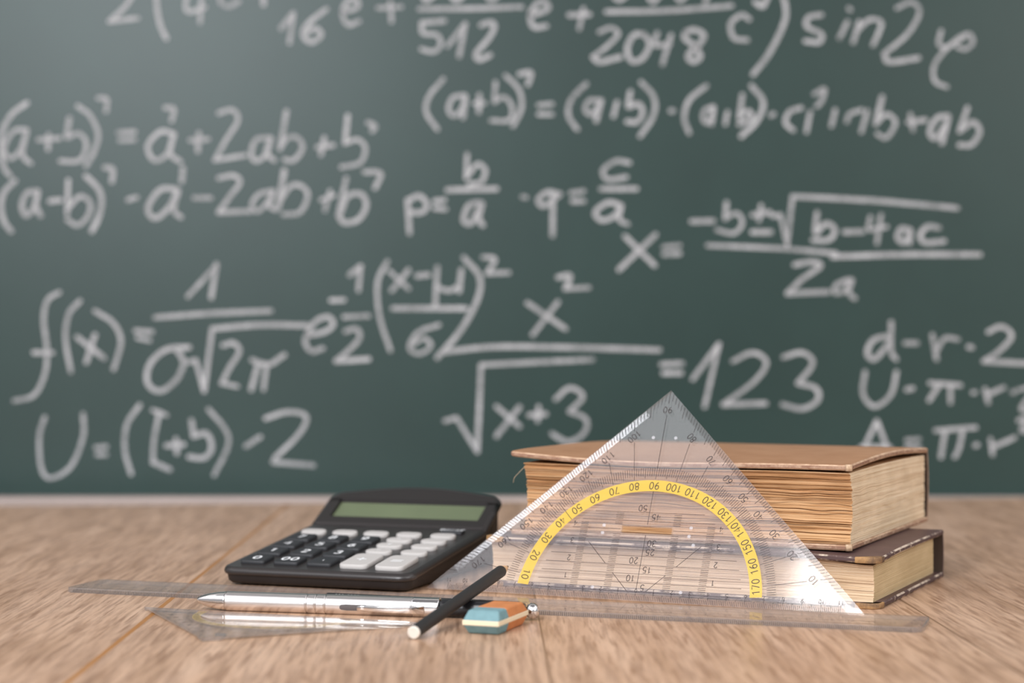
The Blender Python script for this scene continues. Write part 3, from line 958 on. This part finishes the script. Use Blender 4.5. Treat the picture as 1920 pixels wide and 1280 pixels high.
def outline(e_):
    """left side from the front centre to the back centre, inset by e_ (x, y)"""
    r = 0.009
    pts = []
    x0, y0 = XL + e_, 0.0 + e_
    rr = max(r - e_, 0.002)
    xm = (XL + XR) / 2
    for k_ in range(4):
        pts.append((xm + (x0 + rr - xm) * (k_ + 1) / 4, y0))
    for k_ in range(1, 7):
        a = R(270 - 90 * k_ / 6)
        pts.append((x0 + rr + rr * math.cos(a), y0 + rr + rr * math.sin(a)))
    for y in (0.03, 0.06, 0.09, 0.110, 0.1190, 0.1214, 0.1226, 0.1250, 0.1290, 0.1380, 0.1475):
        pts.append((x0, y))
    yb = YT - e_ * 0.8
    rb = 0.009
    for k_ in range(0, 7):
        a = R(180 - 90 * k_ / 6)
        pts.append((x0 + rb + rb * math.cos(a), yb - rb + 0.0005 + rb * math.sin(a)))
    for k_ in range(1, 5):
        t_ = k_ / 4
        pts.append((x0 + rb + (xm - x0 - rb) * t_, yb + 0.0005 + 0.0065 * math.sin(t_ * math.pi / 2)))
    return pts


def ringpts(e_, dz):
    lft = outline(e_)
    full_ = lft + [(XL + XR - x, y) for x, y in lft[::-1][1:]]
    return [(x, y, zs(y) + dz) for x, y in full_], len(lft)


b = MB()
prof = [(0.0026, -0.0046), (0.0006, -0.0040), (0.0, -0.0028), (0.0003, -0.0016), (0.0012, -0.0005), (0.0030, 0.0)]
rg = [ringpts(e_, dz)[0] for e_, dz in prof]
nl = ringpts(0.003, 0)[1]
rg = [r_[::-1] for r_ in rg]          # outward facing
b.rings(rg, 0, True, cap0=False, cap1=False)
# underside closed, top as rows from left to right with the display opening left free
lft = outline(0.003)
lx0, lx1, ly0, ly1 = 0.0045, 0.1035, 0.1290, 0.1475
for i in range(len(lft) - 1):
    (xa, ya), (xb, yb) = lft[i], lft[i + 1]
    if abs(ya - yb) < 1e-9:
        continue
    za, zb = zs(ya), zs(yb)
    mx = XL + XR
    cols_a = [xa, max(xa, lx0), min(mx - xa, lx1), mx - xa]
    cols_b = [xb, max(xb, lx0), min(mx - xb, lx1), mx - xb]
    inside = ya >= ly0 - 1e-6 and yb <= ly1 + 1e-6
    for k_ in range(3):
        if inside and k_ == 1:
            continue
        b.add([(cols_a[k_], ya, za), (cols_a[k_ + 1], ya, za), (cols_b[k_ + 1], yb, zb), (cols_b[k_], yb, zb)], [(0, 1, 2, 3)], 0, True)
rec = 0.0026
for (xa, ya), (xb, yb) in (((lx0, ly0), (lx1, ly0)), ((lx1, ly0), (lx1, ly1)), ((lx1, ly1), (lx0, ly1)), ((lx0, ly1), (lx0, ly0))):
    b.add([(xa, ya, zs(ya)), (xb, yb, zs(yb)), (xb, yb, zs(yb) - rec), (xa, ya, zs(ya) - rec)], [(0, 1, 2, 3)], 1)
b.build('upper_shell', [M['calc'], M['calc_dark']], ca)
b = MB()
b.add([(lx0, ly0, zs(ly0) - rec), (lx1, ly0, zs(ly0) - rec), (lx1, ly1, zs(ly1) - rec), (lx0, ly1, zs(ly1) - rec)], [(0, 1, 2, 3)], 0)
b.add([(lx0, ly0, zs(ly0) - rec - .001), (lx1, ly0, zs(ly0) - rec - .001), (lx1, ly1, zs(ly1) - rec - .001), (lx0, ly1, zs(ly1) - rec - .001)], [(3, 2, 1, 0)], 0)
b.build('display', M['lcd'], ca)
# lower shell: wedge underneath
b = MB()


def lower(e_, zf):
    l_ = outline(e_)
    fl_ = l_ + [(XL + XR - x, y) for x, y in l_[::-1][1:]]
    return [(x, y, zf(y)) for x, y in fl_][::-1]


b.rings([lower(0.0048, lambda y: 0.0011), lower(0.0026, lambda y: 0.0027), lower(0.0018, lambda y: zs(y) - 0.0040)], 0, True, cap1=False)
b.build('lower_shell', M['calc_dark'], ca)
for x, y in ((0.010, 0.012), (0.095, 0.012), (0.010, 0.135), (0.095, 0.135)):
    b = MB()
    b.rings([[(x + .005 * math.cos(2 * math.pi * i / 16), y + .004 * math.sin(2 * math.pi * i / 16), z_) for i in range(16)] for z_ in (0.0, 0.0012)])
    b.build('foot', M['calc_dark'], ca)
b = MB()
zz = lambda y: zs(y) + 0.00006
b.add([(0.016, 0.1183, zz(0.1183)), (0.033, 0.1183, zz(0.1183)), (0.033, 0.1197, zz(0.1197)), (0.016, 0.1197, zz(0.1197))], [(0, 1, 2, 3)])
b.build('slot', M['calc_dark'], ca)


def key(xc, yc, w, dpt, h, r, m, sym=None, sh=0.006, sw=0.0011, sm=None, mat_sym=None):
    b = MB()
    o1 = rrect(xc - w / 2, xc + w / 2, yc - dpt / 2, yc + dpt / 2, r, 5)
    rs = []
    for e_, dz in ((0, -0.001), (0, h - 0.0006), (0.0003, h - 0.0002), (0.0009, h)):
        sx, sy = (w - 2 * e_) / w, (dpt - 2 * e_) / dpt
        rs.append([(xc + (x - xc) * sx, yc + (y - yc) * sy, zs(yc) + (y - yc) * 0.109 + dz) for x, y in o1])
    b.rings(rs, 0, False)
    for i_ in range(len(b.sm) - 2):
        b.sm[i_] = True
    k_ = b.build('key', m, ca)
    if sym:
        b = MB()
        mp = lambda q: (q.x, q.y, zs(yc) + (q.y - yc) * 0.109 + h + 0.00006)
        text(b, sym, (xc, yc), (1, 0), sh, sw, mp, adv=0.85)
        b.build('key_symbol', mat_sym or M['white_print'], k_)
    return k_


cols = [0.0105, 0.0312, 0.0517, 0.0730, 0.0948]
rows = [0.0178, 0.0383, 0.0575, 0.0760, 0.0925]
for j, names in enumerate((('0', '00', '.'), ('1', '2', '3'), ('4', '5', '6'), ('7', '8', '9'))):
    for i, s_ in enumerate(names):
        key(cols[i], rows[j], 0.0148, 0.0148, 0.0022, 0.0015, M['key_black'], s_, 0.0066, 0.0012 if s_ != '.' else 0.0026)
for i in range(5):
    key(cols[i], rows[4] + 0.0005, 0.0158, 0.0085, 0.0024, 0.0041, M['key_grey'])
for j, y in enumerate((0.0470, 0.0628, 0.0777)):
    key(cols[3], y, 0.0158, 0.0085, 0.0024, 0.0041, M['key_grey'], '-x:'[j], 0.0042, 0.0007)
    key(cols[4], y, 0.0158, 0.0085, 0.0024, 0.0041, M['key_grey'])
key(cols[3], 0.0225, 0.0170, 0.0280, 0.0026, 0.0038, M['key_grey'], '+', 0.0080, 0.0012)
key(cols[4], 0.0215, 0.0170, 0.0280, 0.0026, 0.0038, M['key_grey'], '=', 0.0095, 0.0011)
key(0.0950, 0.1085, 0.0135, 0.0065, 0.0020, 0.0010, M['key_black'], 'ON/AC', 0.0038, 0.0008)

# ------------------------------------------------------------------ silver ballpoint pen
pa, pe = at(370, 1124, 0.005), at(1003, 1145, 0.0046)
pn = thing('ballpoint_pen', 'thick silver ballpoint pen with clip lying in front of the calculator', 'pen', (pa.x, pa.y, 0))
pd = (pe - pa).normalized()
PL = (pe - pa).length
loc0 = Vector((pa.x, pa.y, 0))
A_, B_ = pa - loc0, pe - loc0


def sx(px):
    """length along the pen for a photograph column"""
    k_ = (px - 960) / F
    # point pa + pd*s with X/Y = k_
    return (k_ * pa.y - pa.x) / (pd.x - k_ * pd.y)


r = 0.0050
b = MB()
s1 = sx(426)
lathe(b, A_, B_, [(0, 0.0006), (0.0004, 0.0012), (s1 * .1, 0.0019), (s1 * .25, 0.0028), (s1 * .45, 0.0037), (s1 * .7, 0.0044), (s1, 0.0048)], 28)
b.build('tip', M['chrome'], pn)
b = MB()
s2 = sx(775)
pr = [(s1, 0.0047), (s1 + .0002, r)]
for px in (578, 595, 613):
    q = sx(px)
    pr += [(q - .0003, r), (q - .00022, r - .0002), (q + .00022, r - .0002), (q + .0003, r)]
pr += [(s2, r), (s2 + .0002, r - .0003)]
lathe(b, A_, B_, pr, 32)
b.build('barrel', M['silver'], pn)
b = MB()
s3 = sx(826)
lathe(b, A_, B_, [(s2, r - .0001), (s2 + .0003, r + .0001), (s3 - .0004, r + .0001), (s3, r - .0005)], 32)
b.build('clip_ring', M['chrome'], pn)
b = MB()
s4 = sx(984)
lathe(b, A_, B_, [(s3 - .0005, .0041), (s3 + .002, .0042), (s4 - .004, .0041), (s4, .0036)], 28)
b.build('cap', M['black_lacquer'], pn)
b = MB()
lathe(b, A_, B_, [(s4 - .0005, .0018), (s4 + .001, .0018), (s4 + .0015, .0030), (s4 + .003, .0040), (s4 + .005, .0040), (s4 + .0065, .0030), (s4 + .0072, .0014), (s4 + .0074, .0003)], 24)
b.build('push_button', M['chrome'], pn)
# clip: springy strip on the camera side of the barrel
side = Vector((pd.y, -pd.x, 0)).normalized()       # toward the camera
side = (side * 0.93 + Vector((0, 0, -0.12))).normalized()
upv = pd.cross(side).normalized()
if upv.z < 0:
    upv = -upv
b = MB()
cs = [(sx(800), r + .0003, .0024), (sx(770), r + .0010, .0022), (sx(740), r + .0016, .0019), (sx(710), r + .0016, .0017), (sx(692), r + .0007, .0016), (sx(684), r + .0004, .0015), (sx(676), r + .0011, .0013)]
rs = []
for s_, dd, hw in cs:
    c_ = A_ + pd * s_
    rs.append([c_ + side * (dd + .0004) + upv * hw * .7, c_ + side * dd + upv * hw, c_ + side * dd - upv * hw, c_ + side * (dd + .0004) - upv * hw * .7])
b.rings(rs, 0, True)
b.build('clip', M['chrome'], pn)
b = MB()
wd = [(sx(642), .0006), (sx(645), .0013), (sx(655), .0016), (sx(690), .0016), (sx(700), .0010)]
vs = []
for s_, hw in wd:
    c_ = A_ + pd * s_
    for q in (1, 0.4, -0.4, -1):
        a = q * hw / r
        vs.append(c_ + (side * math.cos(a) + upv * math.sin(a)) * (r + .00008))
b.add(vs, [(4 * i + k_, 4 * i + k_ + 1, 4 * i + k_ + 5, 4 * i + k_ + 4) for i in range(len(wd) - 1) for k_ in range(3)], 0, True)
b.build('clip_recess', M['groove'], pn)

# ------------------------------------------------------------------ slim black pencil behind the pen
qa, qe = Vector((-0.0960, 0.9600, 0.0036)), Vector((0.0040, 0.9262, 0.0036))
mp_ = thing('black_pencil', 'slim black pencil with silver end lying between the silver pen and the ruler', 'pencil', (qa.x, qa.y, 0))
lo = Vector((qa.x, qa.y, 0))
a_, b_ = qa - lo, qe - lo
Lq = (b_ - a_).length
b = MB()
lathe(b, a_, b_, [(0, .0030), (.0004, .0035), (Lq - .006, .0035)], 12)
b.build('shaft', M['matt_black'], mp_)
b = MB()
lathe(b, a_, b_, [(Lq - .006, .0036), (Lq - .0005, .0036), (Lq, .0031)], 20)
b.build('ferrule', M['alu'], mp_)
b = MB()
dq = (b_ - a_).normalized()
sq = Vector((dq.y, -dq.x, 0))
uq = (Vector((0, 0, 1)) * .85 + sq * .52).normalized()
wq = dq.cross(uq)
for i, s_ in enumerate((.006, .0078, .0096, .0128, .0146, .0164, .0182)):
    c_ = a_ + dq * s_ + uq * .00352
    b.add([c_ - dq * .0004 - wq * .0005, c_ + dq * .0004 - wq * .0005, c_ + dq * .0004 + wq * .0005, c_ - dq * .0004 + wq * .0005], [(0, 1, 2, 3)])
b.build('imprint', M['alu'], mp_)

# ------------------------------------------------------------------ black drawing pencil propped across the pen
na = at(775, 1186, 0.0032)
yf = 0.963
fa = Vector(((940 - 960) / F * yf, yf, H - (1070 - 645) / F * yf))
dp = thing('drawing_pencil', 'black drawing pencil with pale blunt end propped across the silver pen', 'pencil', (na.x, na.y, 0))
lo = Vector((na.x, na.y, 0))
a_, b_ = na - lo, fa - lo
Lq = (b_ - a_).length
rp = 0.0031
b = MB()
lathe(b, a_, b_, [(.0012, rp), (Lq - .001, rp), (Lq, rp - .0003)], 20)
b.build('shaft', M['matt_black'], dp)
b = MB()
lathe(b, a_, b_, [(-.0002, rp * .8), (.0001, rp * .97), (.0013, rp * 1.0)], 20)
b.build('end_cap', M['pencil_end'], dp)
b = MB()
lathe(b, a_, b_, [(Lq - .0005, rp - .0002), (Lq + .0075, .0011)], 16)
cone = b.build('sharpened_cone', M['pencil_wood'], dp)
b = MB()
lathe(b, a_, b_, [(Lq + .0073, .00112), (Lq + .0105, .0003)], 12)
b.build('lead', M['lead'], dp)

# ------------------------------------------------------------------ eraser
e0, e1, e2 = at(866, 1189), at(935, 1193), at(990, 1169)
ex = (e1 - e0); WE = ex.length; ex.normalize()
ey = Vector((-ex.y, ex.x, 0))
LE = (e2 - e1).dot(ey)
er = thing('eraser', 'two-tone blue and orange eraser with cream middle stripe, beside the drawing pencil', 'eraser', mat=frame(ex, ey, Vector((0, 0, 1)), e0))
HE = 0.0112


def eraser_ring(y, shrink):
    """cross-section loop in x-z at depth y: flat top and bottom, flanks pointing out at half height"""
    z0, z1, zm0, zm1 = 0.0, HE, HE * .43, HE * .57
    i_ = 0.0016
    return [(i_, y, z0), (WE - i_, y, z0), (WE, y, zm0), (WE, y, zm1), (WE - i_, y, z1), (i_, y, z1), (0, y, zm1), (0, y, zm0)]


def eraser_piece(name, ya, yb, front, m, mc, za, zb):
    """one coloured length of the block between heights za..zb, with a slanted free end"""
    b = MB()
    inset = 0.0016
    sl = 0.0042

    def xin(z_):
        t_ = abs(z_ / HE - .5) * 2
        return inset * max(0, (t_ - .14) / .86)

    def yend(z_):
        t_ = abs(z_ / HE - .5) * 2
        return sl * max(0, (t_ - .14) / .86)
    rs = []
    for y, free in ((ya, front), (yb, not front)):
        ring = []
        for z_ in (za, zb):
            yy = y
            if free:
                yy = y + yend(z_) if front else y - yend(z_)
            ring.append([(xin(z_), yy, z_), (WE - xin(z_), yy, z_)])
        rs.append([ring[0][0], ring[0][1], ring[1][1], ring[1][0]])
    b.rings(rs, 0, False)
    return b.build(name, m, er, 0.0010, 3, 20)


z1_, z2_ = HE * .43, HE * .57
ysplit = LE * .36
eraser_piece('blue_half', 0.0, ysplit, True, M['er_blue'], None, 0.0, z1_)
eraser_piece('blue_half', 0.0, ysplit, True, M['er_blue'], None, z2_, HE)
eraser_piece('orange_half', ysplit, LE, False, M['er_orange'], None, 0.0, z1_)
eraser_piece('orange_half', ysplit, LE, False, M['er_orange'], None, z2_, HE)
b = MB()
b.box(0.00005, WE - 0.00005, 0.00005, LE - 0.00005, z1_ - .0004, z2_ + .0004)
b.build('cream_stripe', M['er_cream'], er, 0.0003)


# ------------------------------------------------------------------ old books
def page_block(x0, x1, y0, y1, z0f, z1f, layers, concave, jf, js, seed, mats, parent, nx=70, ny=34, wav=0.0003):
    """stack of leaves: x0..x1 along the fore-edge (front), y0..y1 in depth; z0f/z1f(x,y) bound the block"""
    rnd = random.Random(seed)
    b = MB()
    rings = []
    cuts = [0.0]
    for k_ in range(layers):
        cuts.append(cuts[-1] + rnd.uniform(0.35, 1.2) * (2.0 if rnd.random() < .12 else 1))
    tot = cuts[-1]
    cuts = [q / tot for q in cuts]
    xs_ = [i / nx for i in range(nx + 1)]
    ys_ = [i / ny for i in range(ny + 1)]
    for k_ in range(layers):
        of = rnd.gauss(0, jf) - (rnd.random() < .08) * jf * 1.5
        oxr = rnd.gauss(0, js)
        oxl = rnd.gauss(0, js)
        sd = rnd.uniform(0, 100)
        for lo_, t in ((1, cuts[k_]), (0, cuts[k_ + 1] - (cuts[k_ + 1] - cuts[k_]) * 0.10)):
            for inner_ in ((1, 0) if lo_ else (0, 1)):
                s_ = (1 - 4 * (t - .5) ** 2)
                ring = []
                g = 0.0007 if inner_ else 0.0

                def P(x, y, nx_, ny_):
                    z = z0f(x, y) + (z1f(x, y) - z0f(x, y)) * t
                    z += wav * noise.noise(Vector((x * 60, y * 60, t * 9 + seed))) * s_
                    return (x, y, z)
                for u in xs_:     # front, left to right
                    x = x0 + oxl + (x1 + oxr - x0 - oxl) * u
                    y = y0 + concave * s_ + of + jf * 0.9 * noise.noise(Vector((x * 90, sd, 0))) + g
                    ring.append(P(x + (g if u == 0 else (-g if u == 1 else 0)), y, 0, -1))
                for v in ys_[1:]:  # right side, front to back
                    yf_ = y0 + concave * s_ + of
                    ring.append(P(x1 + oxr - g + js * .8 * noise.noise(Vector((v * 14, sd, 3))), yf_ + (y1 - yf_) * v - (g if v == 1 else 0), 1, 0))
                for v in ys_[::-1]:  # left side, back to front
                    yf_ = y0 + concave * s_ + of
                    if v == 0:
                        continue
                    ring.append(P(x0 + oxl + g, yf_ + (y1 - yf_) * v - (g if v == 1 else 0), -1, 0))
                rings.append(ring)
    n = len(rings[0])
    base = len(b.v)
    for r_ in rings:
        b.v += r_
    for k_ in range(len(rings) - 1):
        for i in range(n):
            j = (i + 1) % n
            b.f.append([base + k_ * n + i, base + k_ * n + j, base + (k_ + 1) * n + j, base + (k_ + 1) * n + i])
            b.m.append(0 if i < nx or i >= n - 1 else 1)
            b.sm.append(False)
    b.f.append([base + i for i in range(n)][::-1]); b.m.append(0); b.sm.append(False)
    b.f.append([base + (len(rings) - 1) * n + i for i in range(n)]); b.m.append(0); b.sm.append(False)
    return b.build('page_block', mats, parent)


def cover(name, x0, x1, y0, y1, t, zf, r, mats, parent, nx=44, ny=22):
    """board with rounded fore-corners; zf(x,y) is its underside; side faces take material 1"""
    b = MB()

    def sh(x, y):
        # round the two fore-edge corners
        for cx_, sg in ((x0 + r, -1), (x1 - r, 1)):
            if (x - cx_) * sg > 0 and y < y0 + r:
                dx_, dy_ = x - cx_, y - (y0 + r)
                m_ = max(abs(dx_), abs(dy_))
                q = math.hypot(dx_, dy_)
                if q > 0:
                    k_ = m_ / q
                    return cx_ + dx_ * k_, y0 + r + dy_ * k_
        return x, y
    gx = sorted(set([x0 + (x1 - x0) * i / nx for i in range(nx + 1)] + [x0 + r * k_ / 5 for k_ in range(6)] + [x1 - r * k_ / 5 for k_ in range(6)]))
    gy = sorted(set([y0 + (y1 - y0) * i / ny for i in range(ny + 1)] + [y0 + r * k_ / 5 for k_ in range(6)]))
    NX, NY = len(gx), len(gy)
    ed = min(0.0008, t * .3)

    def lay(z_, e_):
        out = []
        for y in gy:
            for x in gx:
                xx, yy = sh(x, y)
                zc = zf(xx, yy)
                fx = (xx - (x0 + x1) / 2) / ((x1 - x0) / 2)
                out.append((xx - fx * e_, yy + e_ * (1 if y == gy[0] else (-1 if y == gy[-1] else 0)), zc + z_))
        return out
    bot, topv = lay(0, ed), lay(t, ed)
    e_idx = [i for i in range(NX)] + [NX * j + NX - 1 for j in range(1, NY)] + [NX * (NY - 1) + i for i in range(NX - 2, -1, -1)] + [NX * j for j in range(NY - 2, 0, -1)]
    q = [(j * NX + i, j * NX + i + 1, (j + 1) * NX + i + 1, (j + 1) * NX + i) for j in range(NY - 1) for i in range(NX - 1)]
    bt = b.add(topv, q, 0, True)
    bo = b.add(bot, [f_[::-1] for f_ in q], 0, True)
    m0, m1 = lay(ed, 0), lay(t - ed, 0)
    loops = [[bo + i for i in e_idx]]
    for L_ in (m0, m1):
        s_ = b.add([L_[i] for i in e_idx], [], 0)
        loops.append([s_ + i for i in range(len(e_idx))])
    loops.append([bt + i for i in e_idx])
    n = len(e_idx)
    am = 2 if len(mats) > 2 else 1
    for k_ in range(3):
        for i in range(n):
            j = (i + 1) % n
            b.f.append([loops[k_][i], loops[k_][j], loops[k_ + 1][j], loops[k_ + 1][i]]); b.m.append(am if k_ != 1 else 1); b.sm.append(False)
    return b.build(name, mats, parent)


def spine(x0, x1, y, z0, z1, t, bulge, mats, parent):
    b = MB()
    rs = []
    n = 14
    for k_ in range(n + 1):
        a = k_ / n
        z = z0 + (z1 - z0) * a
        o_ = bulge * math.sin(math.pi * a) ** .7
        rs.append([(x0, y + o_ - t, z), (x1, y + o_ - t, z), (x1, y + o_, z), (x0, y + o_, z)])
    b.rings(rs, 0, True)
    for i_ in range(n):
        b.m[i_ * 4] = 1          # inner face painted dark as the shade of the gap behind the leaves
    return b.build('spine', [mats, M['spine_shade']], parent)


# lower book
yl = R(25.565)
bx = Vector((math.cos(yl), -math.sin(yl), 0)); by = Vector((math.sin(yl), math.cos(yl), 0))
bk = thing('old_book', 'dark brown old book with scuffed edges, lowest of the two stacked books', 'book',
           mat=frame(bx, by, Vector((0, 0, 1)), Vector((0.1878, 0.9455, 0))), group=None)
LB, DB, TB = 0.2262, 0.1483, 0.0277
tc_ = 0.0030
cover('cover_board', -LB, 0, 0, DB, tc_, lambda x, y: 0.0001, 0.006, [M['brown_leather'], M['brown_edge'], M['brown_arris']], bk)


def ztop(x, y):
    # the upper board droops a little at the near right corner
    return TB - tc_ - 0.0012 * math.exp(-((x + 0.005) / 0.03) ** 2 - (y / 0.03) ** 2)


cover('cover_board', -LB, 0, 0, DB, tc_, ztop, 0.006, [M['brown_leather'], M['brown_edge'], M['brown_arris']], bk)
page_block(-LB + 0.003, -0.0045, 0.0045, DB - 0.007, lambda x, y: tc_ + 0.0001, lambda x, y: ztop(x, y) - 0.0001 - 0.0014 * math.exp(-((x + .004) / .022) ** 2), 34, 0.0022, 0.00018, 0.00007, 11,
           [M['pages_front2'], M['pages_side2']], bk)
spine(-LB + 0.0005, -0.0005, DB + 0.0005, 0.0002, TB - 0.0002, 0.0022, 0.0022, M['brown_edge'], bk)
for side_ in (1, -1):
    for zc_, h_ in ((0.0, 0.0031), (TB - 0.0044, 0.0034)):
        # ochre leather over the fore-edge corners
        b = MB()
        pts = [(-0.013, -0.0003)]
        for k_ in range(7):
            a = R(-90 + 90 * k_ / 6)
            pts.append((-0.006 + 0.0062 * math.cos(a), 0.006 + 0.0062 * math.sin(a)))
        pts.append((0.0002, 0.010))
        if side_ < 0:
            pts = [(-LB - x, y) for x, y in pts][::-1]
            zc_ += 0.0012 if zc_ > 0.01 else 0
        b.rings([[(x, y, zc_ + 0.0001) for x, y in pts], [(x, y, zc_ + h_) for x, y in pts]], 0, True)
        b.build('leather_corner', M['corner_leather'], bk, 0.0004)

# upper book
yu = R(25.234)
bx = Vector((math.cos(yu), -math.sin(yu), 0)); by = Vector((math.sin(yu), math.cos(yu), 0))
bu = thing('old_book', 'thick tan old book with ragged browned pages, on top of the dark book', 'book',
           mat=frame(bx, by, Vector((0, 0, 1)), Vector((0.1764, 0.9632, 0.0279))))
LU, DU, TU = 0.1967, 0.180, 0.0452


def zcov(x, y):
    u = -x / LU
    z = TU - 0.0032
    z += 0.0026 * math.sin(math.pi * min(max(y / DU, 0), 1)) ** 1.0
    fr_ = math.exp(-(y / 0.05) ** 2)
    z += fr_ * (0.0026 * max(0, (u - 0.72) / 0.28) ** 1.5 - 0.0012 * math.exp(-((u - 0.55) / 0.22) ** 2))
    return z


cover('cover_board', -LU, 0, 0, DU, 0.0030, lambda x, y: 0.0003 - 0.0002 * min(1, max(0, y / DU)), 0.003, [M['tan_leather'], M['tan_edge'], M['tan_arris']], bu)
cover('cover_board', -LU, 0, 0, DU, 0.0030, zcov, 0.003, [M['tan_leather'], M['tan_edge'], M['tan_arris']], bu)


def ptop(x, y):
    u = -x / LU
    return TU - 0.0040 + 0.0010 * math.sin(math.pi * min(max(y / DU, 0), 1)) - 0.0006 * math.exp(-((x + .004) / .02) ** 2) - 0.0012 * math.exp(-(y / 0.05) ** 2) * math.exp(-((u - 0.55) / 0.25) ** 2)


page_block(-LU + 0.0085, -0.0008, 0.0012, DU - 0.006, lambda x, y: 0.0034, ptop, 62, 0.0052, 0.00050, 0.00018, 5,
           [M['pages_front'], M['pages_side']], bu, 90, 40, 0.0011)
spine(-LU + 0.0005, -0.0005, DU + 0.0005, 0.0006, TU - 0.0006, 0.0022, 0.0040, M['tan_edge'], bu)
b = MB()
b.rings([[(x, y, z) for x, y in ((-0.0028, -0.0002), (-0.0016, -0.0003), (0.0003, 0.0015), (0.0003, 0.0026), (-0.0016, 0.0016))] for z in (TU - 0.0034, TU + 0.00005)], 0, True)
b.build('frayed_corner', M['tan_corner'], bu)
b = MB()
b.rings([[(x, y, z) for x, y in ((-0.0028, -0.0002), (-0.0016, -0.0003), (0.0003, 0.0015), (0.0003, 0.0026), (-0.0016, 0.0016))] for z in (0.0002, 0.0036)], 0, True)
b.build('frayed_corner', M['tan_corner'], bu)

# a loose binding thread at the far left corner of the leaves
b = MB()
pts = catmull([(-LU + .0085, .002, TU - .0065), (-LU + .0055, .0005, TU - .010), (-LU + .0035, -.0005, TU - .0125), (-LU + .0022, .0005, TU - .0155)], 4)
for p_, q_ in zip(pts, pts[1:]):
    lathe(b, p_, q_, [(0, .00012), ((q_ - p_).length, .00012)], 5)
b.build('loose_thread', M['endpaper'], bu)
